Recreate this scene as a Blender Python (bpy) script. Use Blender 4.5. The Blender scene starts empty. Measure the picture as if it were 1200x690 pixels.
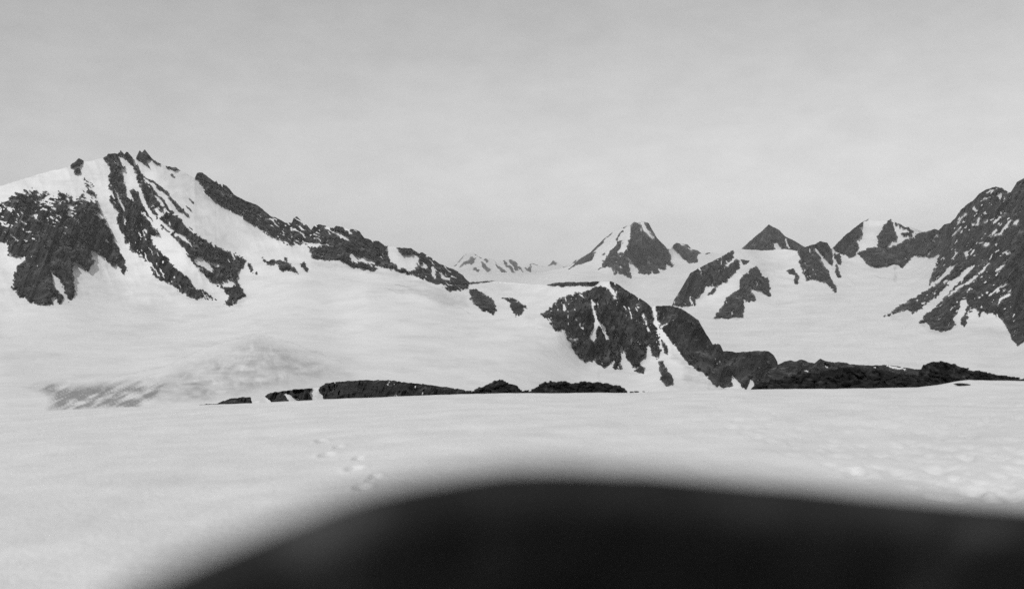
import bpy, math, random
import numpy as np

# ------------------------------------------------------------------ camera, sky, sun, exposure
F_PX = 1040.0                      # focal length in photo pixels (60 degrees across 1200 px)
CX, HY = 600.0, 347.0              # centre column, horizon row of the photograph
SUN_EL, SUN_AZ = math.radians(45), math.radians(-27)   # height; angle from "straight behind", plus = right
SUN_DIR = np.array([math.sin(SUN_AZ) * math.cos(SUN_EL), -math.cos(SUN_AZ) * math.cos(SUN_EL), math.sin(SUN_EL)])
EXPOSURE = -0.36
SKY_STRENGTH = 0.14
SUN_STRENGTH = 2.6

scene = bpy.context.scene
COL = scene.collection
cam_data = bpy.data.cameras.new("camera")
cam_data.sensor_fit = 'HORIZONTAL'
cam_data.angle = 2 * math.atan(600.0 / F_PX)
cam_data.shift_y = (345.0 - HY) / 1200.0 * -1.0
cam_data.clip_start = 0.1
cam_data.dof.use_dof = True                         # wide aperture blurs the added hump like a shadow's edge; focus on far hills
cam_data.dof.focus_distance = 300
cam_data.dof.aperture_fstop = cam_data.lens / 1000 / 0.072
cam_data.dof.aperture_blades = 0
cam_data.clip_end = 120000
cam = bpy.data.objects.new("camera", cam_data)
cam.location = (0, 0, 0)
cam.rotation_euler = (math.radians(90), 0, 0)
COL.objects.link(cam)
scene.camera = cam

scene.view_settings.view_transform = 'Standard'
scene.view_settings.look = 'None'
scene.view_settings.exposure = EXPOSURE
scene.view_settings.gamma = 1.0
scene.view_settings.use_curve_mapping = False

world = bpy.data.worlds.new("World")
scene.world = world
world.use_nodes = True
wn, wl = world.node_tree.nodes, world.node_tree.links
wn.clear()
w_out = wn.new('ShaderNodeOutputWorld')
w_bg = wn.new('ShaderNodeBackground')
w_sky = wn.new('ShaderNodeTexSky')
w_sky.sky_type = 'NISHITA'
w_sky.sun_disc = False
w_sky.sun_elevation = SUN_EL
w_sky.sun_rotation = math.atan2(SUN_DIR[0], SUN_DIR[1])
w_sky.altitude = 600
w_sky.air_density = 1.0
w_sky.dust_density = 0.4
w_bw = wn.new('ShaderNodeSeparateColor')             # a blue-sensitive plate sees only the sky's blue light
wl.new(w_sky.outputs[0], w_bw.inputs[0])
# thin, streaky high cloud
w_tc = wn.new('ShaderNodeTexCoord')
w_map = wn.new('ShaderNodeMapping')
w_map.inputs['Scale'].default_value = (15, 15, 34)
wl.new(w_tc.outputs['Generated'], w_map.inputs[0])
w_nz = wn.new('ShaderNodeTexNoise')
w_nz.inputs['Scale'].default_value = 1.0
w_nz.inputs['Detail'].default_value = 7
w_nz.inputs['Roughness'].default_value = 0.6
wl.new(w_map.outputs[0], w_nz.inputs['Vector'])
w_mr = wn.new('ShaderNodeMapRange')
w_mr.inputs['From Min'].default_value = 0.3
w_mr.inputs['From Max'].default_value = 0.7
w_mr.inputs['To Min'].default_value = 0.945
w_mr.inputs['To Max'].default_value = 1.055
wl.new(w_nz.outputs[0], w_mr.inputs[0])
w_mul = wn.new('ShaderNodeMath'); w_mul.operation = 'MULTIPLY'
wl.new(w_bw.outputs[2], w_mul.inputs[0]); wl.new(w_mr.outputs[0], w_mul.inputs[1])
wl.new(w_mul.outputs[0], w_bg.inputs[0])
w_bg.inputs[1].default_value = SKY_STRENGTH
wl.new(w_bg.outputs[0], w_out.inputs[0])

sun_data = bpy.data.lights.new("sun", 'SUN')
sun_data.energy = SUN_STRENGTH
sun_data.angle = math.radians(0.5)
sun_data.color = (1, 1, 1)
sun = bpy.data.objects.new("sun", sun_data)
from mathutils import Vector
sun.rotation_euler = Vector((-SUN_DIR).tolist()).to_track_quat('-Z', 'Y').to_euler()
sun.location = (SUN_DIR * 400).tolist()
COL.objects.link(sun)
scene.cycles.max_bounces = 6
scene.cycles.diffuse_bounces = 3
scene.cycles.volume_bounces = 0
scene.cycles.use_denoising = False

rng = np.random.default_rng(7)
random.seed(7)

# ------------------------------------------------------------------ noise and curves
_T = np.random.default_rng(3).random((256, 256))

def vnoise(x, y):
    xi, yi = np.floor(x).astype(np.int64), np.floor(y).astype(np.int64)
    fx, fy = x - xi, y - yi
    fx, fy = fx * fx * fx * (fx * (fx * 6 - 15) + 10), fy * fy * fy * (fy * (fy * 6 - 15) + 10)
    a, b = _T[xi % 256, yi % 256], _T[(xi + 1) % 256, yi % 256]
    c, d = _T[xi % 256, (yi + 1) % 256], _T[(xi + 1) % 256, (yi + 1) % 256]
    return (a + (b - a) * fx) * (1 - fy) + (c + (d - c) * fx) * fy

def fbm(x, y, oct=4, gain=0.5, ridged=False):
    """about -1 .. 1"""
    s, amp, tot = 0.0, 1.0, 0.0
    for k in range(oct):
        n = vnoise(x * 2 ** k + 17.3 * k, y * 2 ** k + 9.1 * k) * 2 - 1
        if ridged:
            n = 1 - 2 * np.abs(n)
        s = s + n * amp
        tot += amp
        amp *= gain
    return s / tot * 1.6

def curve(pts, x):
    p = np.array(sorted(pts), float)
    return np.interp(x, p[:, 0], p[:, 1])

def inside_dist(poly, x, y):
    """signed distance in px to a traced outline, positive inside"""
    p = np.array(poly, float)
    q = np.roll(p, -1, axis=0)
    best = np.full(x.shape, 1e9)
    inn = np.zeros(x.shape, bool)
    for (x0, y0), (x1, y1) in zip(p, q):
        dx, dy = x1 - x0, y1 - y0
        t = np.clip(((x - x0) * dx + (y - y0) * dy) / (dx * dx + dy * dy + 1e-9), 0, 1)
        best = np.minimum(best, (x - x0 - t * dx) ** 2 + (y - y0 - t * dy) ** 2)
        c = ((y0 > y) != (y1 > y)) & (x < dx * (y - y0) / (dy if abs(dy) > 1e-9 else 1e-9) + x0)
        inn ^= c
    d = np.sqrt(best)
    return np.where(inn, d, -d)

def field(poly, x, y, pad):
    p = np.array(poly, float)
    lo, hi = p.min(0) - pad, p.max(0) + pad
    m = (x > lo[0]) & (x < hi[0]) & (y > lo[1]) & (y < hi[1])
    out = np.full(x.shape, -99.0)
    if m.any():
        out[m] = inside_dist(poly, x[m], y[m])
    return out

def stroke(pts, w):
    """thin outline along a line: widths in px"""
    p = np.array(pts, float)
    t = np.gradient(p, axis=0)
    n = np.stack([-t[:, 1], t[:, 0]], 1) / (np.linalg.norm(t, axis=1)[:, None] + 1e-9)
    ww = np.array(w if np.ndim(w) else [w] * len(p), float)[:, None] / 2
    return np.concatenate([p + n * ww, (p - n * ww)[::-1]]).tolist()

def depth_fit(cp):
    """thin-plate surface through (column, row, metres)"""
    c = np.array(cp, float)
    P = c[:, :2] / 100.0
    v = np.log(c[:, 2])
    def phi(a, b):
        r2 = ((a[:, None, :] - b[None, :, :]) ** 2).sum(-1)
        return 0.5 * r2 * np.log(r2 + 1e-9)
    n = len(c)
    A = np.zeros((n + 3, n + 3))
    A[:n, :n] = phi(P, P) + np.eye(n) * 0.02
    A[:n, n] = 1; A[:n, n + 1:] = P
    A[n, :n] = 1; A[n + 1:, :n] = P.T
    w = np.linalg.solve(A, np.concatenate([v, np.zeros(3)]))
    def ev(u, vv):
        s = u.shape
        Q = np.stack([u.ravel(), vv.ravel()], 1) / 100.0
        o = np.empty(len(Q))
        for i in range(0, len(Q), 40000):
            q = Q[i:i + 40000]
            o[i:i + 40000] = phi(q, P) @ w[:n] + w[n] + q @ w[n + 1:]
        return np.exp(o).reshape(s)
    return ev

def to_world(u, v, Y):
    return np.stack([(u - CX) / F_PX * Y, Y, -(v - HY) / F_PX * Y], -1)

# ------------------------------------------------------------------ materials
def new_mat(name):
    m = bpy.data.materials.new(name)
    m.use_nodes = True
    nt = m.node_tree
    b = nt.nodes['Principled BSDF']
    return m, nt, b

def noise_node(nt, scale, detail=4, rough=0.55, vec=None):
    n = nt.nodes.new('ShaderNodeTexNoise')
    n.inputs['Scale'].default_value = scale
    n.inputs['Detail'].default_value = detail
    n.inputs['Roughness'].default_value = rough
    if vec is not None:
        nt.links.new(vec, n.inputs['Vector'])
    return n

def ramp(nt, fac, stops):
    r = nt.nodes.new('ShaderNodeValToRGB')
    el = r.color_ramp.elements
    while len(el) < len(stops):
        el.new(0.5)
    for e, (p, c) in zip(el, stops):
        e.position = p
        e.color = (c, c, c, 1)
    nt.links.new(fac, r.inputs[0])
    return r

def rock_mat(name, scale, lo, hi, bump, stretch=(1, 1, 0.35), dust=False):
    m, nt, b = new_mat(name)
    geo = nt.nodes.new('ShaderNodeNewGeometry')
    mp = nt.nodes.new('ShaderNodeMapping')
    mp.inputs['Scale'].default_value = stretch
    nt.links.new(geo.outputs['Position'], mp.inputs[0])
    n1 = noise_node(nt, scale, 8, 0.65, mp.outputs[0])
    r = ramp(nt, n1.outputs[0], [(0.36, lo * 0.6), (0.46, (lo + hi) / 2.4), (0.56, hi), (0.68, hi * 2.8)])
    src = r.outputs[0]
    if dust:                                              # powder snow caught near the snow's edge and on small ledges
        at = nt.nodes.new('ShaderNodeAttribute'); at.attribute_name = 'dirt'
        n3 = noise_node(nt, scale * 5, 5, 0.7, geo.outputs['Position'])
        md = nt.nodes.new('ShaderNodeMath'); md.operation = 'ADD'
        nt.links.new(n3.outputs[0], md.inputs[0]); nt.links.new(at.outputs['Fac'], md.inputs[1])
        dr = ramp(nt, md.outputs[0], [(0.62, 0.0), (1.0, 0.75)])
        mx = nt.nodes.new('ShaderNodeMix'); mx.data_type = 'RGBA'
        nt.links.new(dr.outputs[0], mx.inputs['Factor']); nt.links.new(src, mx.inputs['A'])
        mx.inputs['B'].default_value = (0.6, 0.6, 0.6, 1)
        src = mx.outputs['Result']
    nt.links.new(src, b.inputs['Base Color'])
    b.inputs['Roughness'].default_value = 0.9
    b.inputs['Specular IOR Level'].default_value = 0.2
    bp = nt.nodes.new('ShaderNodeBump')
    bp.inputs['Strength'].default_value = 0.9
    bp.inputs['Distance'].default_value = bump
    n2 = noise_node(nt, scale * 2.2, 6, 0.7, mp.outputs[0])
    nt.links.new(n2.outputs[0], bp.inputs['Height'])
    nt.links.new(bp.outputs[0], b.inputs['Normal'])
    return m

def snow_mat(name, scale, lo, hi, bump_scale, bump, dirt_col=0.30, dirt=True):
    m, nt, b = new_mat(name)
    geo = nt.nodes.new('ShaderNodeNewGeometry')
    n1 = noise_node(nt, scale, 6, 0.6, geo.outputs['Position'])
    r = ramp(nt, n1.outputs[0], [(0.3, lo), (0.7, hi)])
    src = r.outputs[0]
    if dirt:
        at = nt.nodes.new('ShaderNodeAttribute')
        at.attribute_name = 'dirt'
        mx = nt.nodes.new('ShaderNodeMix')
        mx.data_type = 'RGBA'
        nt.links.new(at.outputs['Fac'], mx.inputs['Factor'])
        nt.links.new(src, mx.inputs['A'])
        mx.inputs['B'].default_value = (dirt_col, dirt_col, dirt_col, 1)
        src = mx.outputs['Result']
    nt.links.new(src, b.inputs['Base Color'])
    b.inputs['Roughness'].default_value = 0.75
    b.inputs['Specular IOR Level'].default_value = 0.15
    bp = nt.nodes.new('ShaderNodeBump')
    bp.inputs['Strength'].default_value = 0.6
    bp.inputs['Distance'].default_value = bump
    n2 = noise_node(nt, bump_scale, 5, 0.6, geo.outputs['Position'])
    nt.links.new(n2.outputs[0], bp.inputs['Height'])
    nt.links.new(bp.outputs[0], b.inputs['Normal'])
    return m

M_ROCK = rock_mat('mountain_rock', 0.030, 0.008, 0.042, 5.0, (1, 1, 0.22), True)
M_ROCK_NEAR = rock_mat('outcrop_rock', 1.6, 0.005, 0.020, 0.08, (1, 1, 1))
M_SHADOW_STANDIN = rock_mat('shadow_standin', 3.0, 0.018, 0.026, 0.004, (1, 1, 1))  # near-black tone takes the place of shadow on the snow
M_ROCK_SPUR = rock_mat('spur_rock', 0.25, 0.022, 0.055, 0.6, (1, 1, 0.5))
M_ROCK_MID = rock_mat('ledge_rock', 0.35, 0.010, 0.032, 0.4, (1, 1, 0.4))
M_SNOW_FAR = snow_mat('mountain_snow', 0.012, 0.74, 0.84, 0.03, 3.0)
M_SNOW_NEAR = snow_mat('near_snow', 0.4, 0.70, 0.84, 6.0, 0.07, dirt=False)

# ------------------------------------------------------------------ mesh helpers
def link(o, parent=None):
    COL.objects.link(o)
    if parent is not None:
        o.parent = parent
    return o

def empty(name, loc, label, cat, group=None):
    o = bpy.data.objects.new(name, None)
    o.location = loc
    o.empty_display_size = 1
    o['label'] = label
    o['category'] = cat
    if group:
        o['group'] = group
    return link(o)

def mesh_from(name, verts, faces, mat, origin=(0, 0, 0), smooth=True, dirt=None):
    """quads (n,4) over a big vertex array; keeps only the vertices used"""
    used, inv = np.unique(faces.ravel(), return_inverse=True)
    v = verts[used] - np.array(origin, float)
    f = inv.reshape(faces.shape)
    me = bpy.data.meshes.new(name)
    k = f.shape[1]
    me.vertices.add(len(v))
    me.vertices.foreach_set('co', v.astype(np.float32).ravel())
    me.loops.add(f.size)
    me.loops.foreach_set('vertex_index', f.astype(np.int32).ravel())
    me.polygons.add(len(f))
    me.polygons.foreach_set('loop_start', np.arange(0, f.size, k, dtype=np.int32))
    me.polygons.foreach_set('use_smooth', np.full(len(f), smooth))
    me.update(calc_edges=True)
    if dirt is not None:
        a = me.attributes.new('dirt', 'FLOAT', 'POINT')
        a.data.foreach_set('value', dirt[used].astype(np.float32))
    me.materials.append(mat)
    return me

def add_mesh(name, me, parent=None, loc=None):
    o = bpy.data.objects.new(name, me)
    if loc is not None and parent is None:
        o.location = loc
    return link(o, parent)

def grid_faces(n, m):
    i = np.arange(n * m).reshape(n, m)
    return np.stack([i[:-1, :-1], i[1:, :-1], i[1:, 1:], i[:-1, 1:]], -1).reshape(-1, 4)

def ucols(x0, x1, step, lo=-4, hi=1204, coarse=4.0):
    out, x = [], x0
    while x < x1:
        out.append(x)
        x += step if lo <= x <= hi else coarse
    out.append(x1)
    return np.array(out)

def islands(f):
    """split quads into connected pieces"""
    par = {}
    def find(a):
        while par[a] != a:
            par[a] = par[par[a]]
            a = par[a]
        return a
    fl = f.tolist()
    for q in fl:
        r0 = None
        for v in q:
            if v not in par:
                par[v] = v
            r = find(v)
            if r0 is None:
                r0 = r
            elif r != r0:
                par[r] = r0
    root = np.array([find(q[0]) for q in fl])
    return [f[root == r] for r in np.unique(root)]

ARCH = [(-100, 470), (30, 462), (90, 452), (150, 440), (190, 425), (240, 405), (290, 395), (330, 402), (400, 424), (600, 470)]

# ------------------------------------------------------------------ a piece of relief
# Columns are bearings from the survey station; along each bearing the slope runs from its foot
# to its skyline at the distances of the fitted surface, then drops away behind the crest.
def relief(skyline, fine_end, bottom, cps, rocks, holes, owners, ground_name, dirts=(), x0=0, x1=1200, step=0.9,
           nfine=200, ncoarse=40, jag=0.8, rough=1.0, back=400.0, ground_label=None, rock_m=None, snow_m=None, mounds=()):
    rock_m, snow_m = rock_m or M_ROCK, snow_m or M_SNOW_FAR
    u1 = ucols(x0, x1, step)
    sky = curve(skyline, u1)
    sky = sky + jag * fbm(u1 / 3.1, u1 * 0 + 3.3, 3) * 0.6
    fe = np.maximum(curve(fine_end, u1), sky + 2)
    bo = np.maximum(curve(bottom, u1), fe + 2)
    t1 = np.linspace(0, 1, nfine)
    t2 = np.linspace(0, 1, ncoarse + 1)[1:]
    V = np.concatenate([sky[:, None] + (fe - sky)[:, None] * t1, fe[:, None] + (bo - fe)[:, None] * t2], 1)
    U = np.repeat(u1[:, None], V.shape[1], 1)
    Y = depth_fit(cps)(U, V)
    # slopes never lean out towards the station
    Y = np.maximum.accumulate((Y * (1 + 1e-4 * np.arange(V.shape[1])))[:, ::-1], 1)[:, ::-1]
    # rock areas: traced outlines roughened by fractal noise
    wu = U + 1.1 * fbm(U / 6, V / 6, 3)
    wv = V + 1.1 * fbm(U / 6 + 40, V / 6 + 11, 3)
    edge = 0.6 * fbm(U / 4.5, V / 4.5, 2) + 0.9 * fbm(U / 1.9, V / 1.6 + 3, 2)
    hole = np.full(U.shape, -99.0)
    for h in holes:
        hole = np.maximum(hole, field(h, wu, wv, 6))
    rid = np.full(U.shape, -1)
    prot = np.full(U.shape, -99.0)
    sp1 = fbm((U * 0.85 + V * 0.5) / 4.0, (V * 0.85 - U * 0.5) / 1.9, 3, 0.65) * 1.1
    for k, r in enumerate(rocks):
        poly, opt = r[0], (r[1] if len(r) > 1 else {})
        an = math.radians(opt.get('dir', 65))
        al, ac = U * math.cos(an) + V * math.sin(an), V * math.cos(an) - U * math.sin(an)
        al = al + 3 * fbm(U / 20, V / 20, 2)
        ac = ac + 2.5 * fbm(U / 16 + 7, V / 16, 2)
        sp1 = 0.75 * fbm(al / 9.0 + k, ac / 1.9, 3, 0.6) + 0.5 * fbm(al / 3.0, ac / 1.5 + 9, 2)
        d = field(poly, wu, wv, 8) + edge * opt.get('edge', 1.0)
        d = np.minimum(d, np.where(hole > -50, -(hole + 0.6 * edge), 99))
        s = opt.get('speck', 0.0)
        if s:
            band = opt.get('band')           # speckle more near the outline's rim
            th = s
            if band:
                th = s + np.clip(d / band, 0, 1.4)
            if opt.get('vfade'):             # rock bares off down the slope
                v0_, v1_ = opt['vfade']
                th = s + np.clip((V - v0_) / (v1_ - v0_), 0, 1) * 1.1 + 0.2 * fbm(U / 14, V / 14, 2)
            d = np.where(sp1 > th, -np.maximum(sp1 - th, 0.02) * 4, d)
        better = (d > 0) & (d > prot)
        rid[better] = k
        prot = np.maximum(prot, d)
    # metres of relief, pushed along the line of sight so outlines stay put
    Xw = (U - CX) / F_PX * Y
    Zw = -(V - HY) / F_PX * Y
    own = np.full(U.shape, -1)
    mnt = np.zeros(U.shape)
    for k, o in enumerate(owners):
        d = field(o['area'], U, V, 40)
        own[d > 0] = k
        mnt = np.maximum(mnt, np.clip(d / 14 + 0.4, 0, 1))
    sc = np.clip(Y / 2500, 0.05, 3)
    big = fbm(Xw / (170 * sc) + Zw / (420 * sc), Zw / (300 * sc), 4, 0.5, True)
    med = fbm(Xw / (36 * sc) - Zw / (100 * sc), Zw / (110 * sc) + 5, 4, 0.55, True)
    fin = fbm(Xw / (9 * sc), Zw / (12 * sc), 3, 0.6)
    inrock = np.clip(prot / 2.0, 0, 1)
    dY = -mnt * big * (9 + 24 * inrock) * sc * rough
    dY += -inrock * (6 * sc + med * 22 * sc * rough + fin * 2.6 * sc * rough)
    dY += -(1 - mnt) * fbm(Xw / (240 * sc), Y / (240 * sc), 3) * 8 * sc
    dY += -(1 - inrock) * fbm(Xw / (60 * sc), Zw / (40 * sc), 3) * 3.2 * sc * rough * (0.4 + mnt)
    for mu, mv, su, sv, h in mounds:
        dY -= h * np.exp(-((U - mu) / su) ** 2 - ((V - mv) / sv) ** 2)
    P = to_world(U, V, Y + dY)
    # back of the crest
    c = P[:, 0]
    rows = []
    for k in range(6, 0, -1):
        q = c.copy()
        q[:, 1] += back * k / 6.0
        q[:, 0] *= q[:, 1] / c[:, 1]
        q[:, 2] -= back * 0.75 * k / 6.0 - 0.0
        rows.append(q)
    P = np.concatenate([np.stack(rows, 1), P], 1)
    n, m = P.shape[:2]
    pad = lambda a, val: np.concatenate([np.full((n, 6), val), a], 1)
    own_f = np.concatenate([np.repeat(own[:, :1], 6, 1), own], 1)
    rid_p, dirt = pad(rid, -1), np.zeros(U.shape)
    for poly, amt, soft, nz in dirts:
        d = field(poly, wu, wv, 30)
        if nz == 26:     # dirty ice, combed by its layers
            g = 0.75 + 0.75 * fbm((U * 0.9 - V * 0.45) / 26, (V * 0.9 + U * 0.42) / 2.6, 4, 0.7) + 0.5 * fbm(U / 22, V / 8, 3)
            g = g * np.clip((U - 10) / 50, 0, 1)
        elif nz == 34:     # debris cone: fine lines running down from its apex
            th_, rr = np.arctan2(V - 380, (U - 302) * 0.42), np.hypot((U - 302) * 0.42, V - 380)
            g = 0.55 + 0.28 * fbm(th_ * 22 + fbm(U / 25, V / 10, 2), rr / 14, 4, 0.7) + 0.45 * fbm(U / 26, V / 6, 4, 0.65)
        elif nz > 15:      # flow bands of the glacier
            a = V - curve(ARCH, U)
            g = 0.45 + 0.65 * fbm(U / 50, a / 2.4, 4, 0.7) * (0.6 + 0.5 * fbm(U / 9, V / 5, 3))
        else:
            g = 0.55 + 0.45 * fbm((U + 1.2 * V) / nz, (V * 2.4 - U * 0.6) / nz, 4)
        dirt = np.maximum(dirt, amt * np.clip(d / soft, 0, 1) * np.clip(g, 0, 1.3))
    dirt = np.clip(dirt + 0.16 * np.clip(fbm(U / 34, V / 5, 4, 0.6) - 0.1, 0, 1), 0, 1)
    dirt = pad(dirt, 0.0)
    faces = grid_faces(n, m)
    fr, fo = rid_p.ravel()[faces], own_f.ravel()[faces]
    # a quad is rock when at least two corners are
    cnt = (fr >= 0).sum(1)
    fid = np.where(cnt >= 2, fr.max(1), -1)
    fow = np.sort(fo, 1)[:, 2]
    verts, dv = P.reshape(-1, 3), dirt.ravel()
    du = pad(0.22 * np.clip(1 - prot / 2.5, 0, 1) + 0.12 * fbm(U / 9, V / 6, 3), 0.0).ravel()
    made = []
    for k, o in enumerate(owners):
        sel = fow == k
        if not sel.any():
            continue
        vv = verts[faces[sel].ravel()]
        base = (float(vv[:, 0].mean()), float(vv[:, 1].mean()), float(vv[:, 2].min()))
        root = empty(o['name'], base, o['label'], o['cat'], o.get('group'))
        s0 = faces[sel & (fid < 0)]
        if len(s0):
            add_mesh('snow_slope', mesh_from('snow_slope', verts, s0, snow_m, base, True, dv), root)
        bits = []
        for j in np.unique(fid[sel & (fid >= 0)]):
            for part in islands(faces[sel & (fid == j)]):
                if len(part) >= 60:
                    add_mesh('rock_face', mesh_from('rock_face', verts, part, rock_m, base, False, du), root)
                else:
                    bits.append(part)
        if bits:
            sc_ = add_mesh('scattered_rock', mesh_from('scattered_rock', verts, np.concatenate(bits), rock_m, base, False, du), root)
            sc_['kind'] = 'stuff'
        made.append(root)
    s0 = faces[(fow == -1)]
    if len(s0):
        g = add_mesh(ground_name, mesh_from(ground_name, verts, s0, snow_m, (0, 0, 0), True, dv))
        g['kind'] = 'structure'
    return made

# ================================================================== the near snow
ZNEAR, YC = -2.9, 60.0
CREST = [(-900, 520), (-300, 497), (0, 484), (100, 479), (236, 474), (300, 472), (375, 468), (450, 465), (530, 462), (600, 460.5),
         (735, 460), (800, 457), (880, 456), (1000, 455), (1085, 453.5), (1130, 452.5), (1160, 452), (1200, 451), (1500, 436), (2100, 420)]

def snow_z(x, y):
    u = CX + F_PX * x / np.maximum(y, 12.0)
    zc = -YC * (curve(CREST, u) - HY) / F_PX
    t = y / YC
    hump = curve([(1075, 0), (1100, 2.5), (1118, 6), (1135, 7.5), (1165, 6.5), (1200, 5), (1300, 4), (1600, 0)], u) * YC / F_PX
    zc = zc + hump * np.clip((np.minimum(t, 1) - 0.75) / 0.25, 0, 1) ** 2 * np.clip(1 - (y - YC) / 20, 0, 1)
    z = ZNEAR + (zc - ZNEAR) * np.minimum(t, 1.0)
    e = np.maximum(y - YC, 0)
    z = np.where(y > YC, zc - 0.13 * e - 0.0016 * np.minimum(e, 60) ** 2 - 0.1 * np.maximum(e - 60, 0), z)
    z = z + 0.10 * fbm(x / 9.0, y / 14.0, 3) * np.clip((YC - y) / 25, 0, 1) + 0.018 * fbm(x / 0.9, y / 1.6, 3)
    return z

def snow_hit(px, py):
    """where a sight line meets the near snow"""
    lo, hi = 3.0, 60.0
    for _ in range(50):
        mid = (lo + hi) / 2
        x = (px - CX) / F_PX * mid
        z = float(snow_z(np.array([x]), np.array([mid]))[0])
        if -(py - HY) / F_PX * mid < z:
            hi = mid
        else:
            lo = mid
    return (px - CX) / F_PX * mid, mid

pits = []
for px, py, s in [(376, 517, 1.0), (383, 533, 1.15), (397, 523, 0.8), (415, 549, 1.1), (420, 537, 0.8), (440, 558, 0.75), (424, 570, 0.9), (432, 562, 0.5)]:
    x, y = snow_hit(px, py)
    pits.append((x, y, 0.16 * s, 0.27 * s, 0.22 * s))
for k in range(420):
    px = 800 + 400 * rng.random() ** 0.85
    py = 462 + 125 * rng.random() ** 1.2
    if py > 478 + 0.33 * (px - 760) or rng.random() > 0.35 + 0.9 * float(vnoise(np.array([px / 45]), np.array([py / 16]))[0]):
        continue
    x, y = snow_hit(px, py)
    s = rng.uniform(0.7, 1.4)
    pits.append((x, y, 0.16 * s, 0.27 * s, 0.075 * s))

ys = np.concatenate([np.linspace(-160, 0, 40)[:-1], np.linspace(0, 9, 12)[:-1],
                     1.0 / np.linspace(1 / 9.0, 1 / 58.0, 190)[:-1], np.linspace(58, 66, 12)[:-1], np.linspace(66, 420, 50)])
us = np.concatenate([np.linspace(-1500, 0, 70)[:-1], np.arange(0, 1200, 1.6), np.linspace(1200, 2700, 70)])
UU, YY = np.meshgrid(us, ys, indexing='ij')
XX = (UU - CX) / F_PX * np.sqrt(np.maximum(YY, 0) ** 2 + 12 ** 2 * np.clip(1 - YY / 30, 0, 1) + np.clip(-YY, 0, None) ** 2 * 0.5)
ZZ = snow_z(XX, YY)
for x, y, rx, ry, dp in pits:
    m = (np.abs(XX - x) < rx * 4) & (np.abs(YY - y) < ry * 4)
    q = ((XX[m] - x) / rx) ** 2 + ((YY[m] - y) / ry) ** 2
    ZZ[m] += -dp * np.exp(-q ** 1.6 * 0.8) + dp * 0.14 * np.exp(-(np.sqrt(q) - 1.7) ** 2 * 3)
fs = mesh_from('snow_field', np.stack([XX, YY, ZZ], -1).reshape(-1, 3), grid_faces(*XX.shape)[:, ::-1], M_SNOW_NEAR)
o = add_mesh('snow_field', fs)
o['kind'] = 'structure'

# ================================================================== dark hump added under the lens for the foreground shadow, far out of focus
def shadow_standin():  # added hump, stands in for the soft shadow on the near snow
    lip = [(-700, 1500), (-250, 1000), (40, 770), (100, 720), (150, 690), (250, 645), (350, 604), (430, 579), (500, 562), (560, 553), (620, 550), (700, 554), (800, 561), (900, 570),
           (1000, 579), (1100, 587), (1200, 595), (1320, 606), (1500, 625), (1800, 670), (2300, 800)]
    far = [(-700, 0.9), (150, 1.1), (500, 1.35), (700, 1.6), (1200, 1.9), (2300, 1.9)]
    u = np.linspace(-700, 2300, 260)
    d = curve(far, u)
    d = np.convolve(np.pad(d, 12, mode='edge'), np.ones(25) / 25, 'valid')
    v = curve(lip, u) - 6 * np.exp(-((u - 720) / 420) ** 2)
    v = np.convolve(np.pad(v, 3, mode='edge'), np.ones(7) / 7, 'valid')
    c = to_world(u, v, d)                                  # rounded lip, follows the foreground shadow's outline
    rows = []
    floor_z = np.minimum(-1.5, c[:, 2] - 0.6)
    for t in np.linspace(0, 1, 10)[:-1]:                   # flat floor of the added hump
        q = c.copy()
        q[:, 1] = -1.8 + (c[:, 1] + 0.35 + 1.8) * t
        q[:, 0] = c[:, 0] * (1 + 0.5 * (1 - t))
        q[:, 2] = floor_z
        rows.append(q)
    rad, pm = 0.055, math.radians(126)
    ty, tz = -math.cos(pm), -math.sin(pm)                  # undercut below the rounded lip, shaped to stay dark
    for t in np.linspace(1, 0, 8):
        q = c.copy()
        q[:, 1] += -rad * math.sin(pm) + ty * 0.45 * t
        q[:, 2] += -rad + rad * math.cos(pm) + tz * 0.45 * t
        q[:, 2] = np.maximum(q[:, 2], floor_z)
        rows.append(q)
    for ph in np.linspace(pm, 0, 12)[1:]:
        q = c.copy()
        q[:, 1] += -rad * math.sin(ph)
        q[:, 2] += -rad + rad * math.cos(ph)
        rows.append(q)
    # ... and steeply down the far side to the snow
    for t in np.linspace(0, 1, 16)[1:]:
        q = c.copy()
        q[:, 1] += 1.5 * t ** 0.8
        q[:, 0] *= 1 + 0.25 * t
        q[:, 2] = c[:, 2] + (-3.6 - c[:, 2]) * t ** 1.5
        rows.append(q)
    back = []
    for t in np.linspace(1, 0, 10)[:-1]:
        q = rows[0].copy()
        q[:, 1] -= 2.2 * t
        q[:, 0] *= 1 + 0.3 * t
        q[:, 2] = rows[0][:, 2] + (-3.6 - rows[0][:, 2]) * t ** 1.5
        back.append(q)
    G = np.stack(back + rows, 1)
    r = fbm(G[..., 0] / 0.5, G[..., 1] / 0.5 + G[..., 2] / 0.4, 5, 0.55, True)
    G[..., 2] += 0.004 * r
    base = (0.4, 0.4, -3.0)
    root = empty('shadow_standin', base, 'dark blurred hump added in place of a shadow across the nearest snow', 'rock')
    add_mesh('rock_face', mesh_from('rock_face', G.reshape(-1, 3), grid_faces(*G.shape[:2])[:, ::-1], M_SHADOW_STANDIN, base, True), root)  # surface of the added hump, dark in place of shade
shadow_standin()

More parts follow.
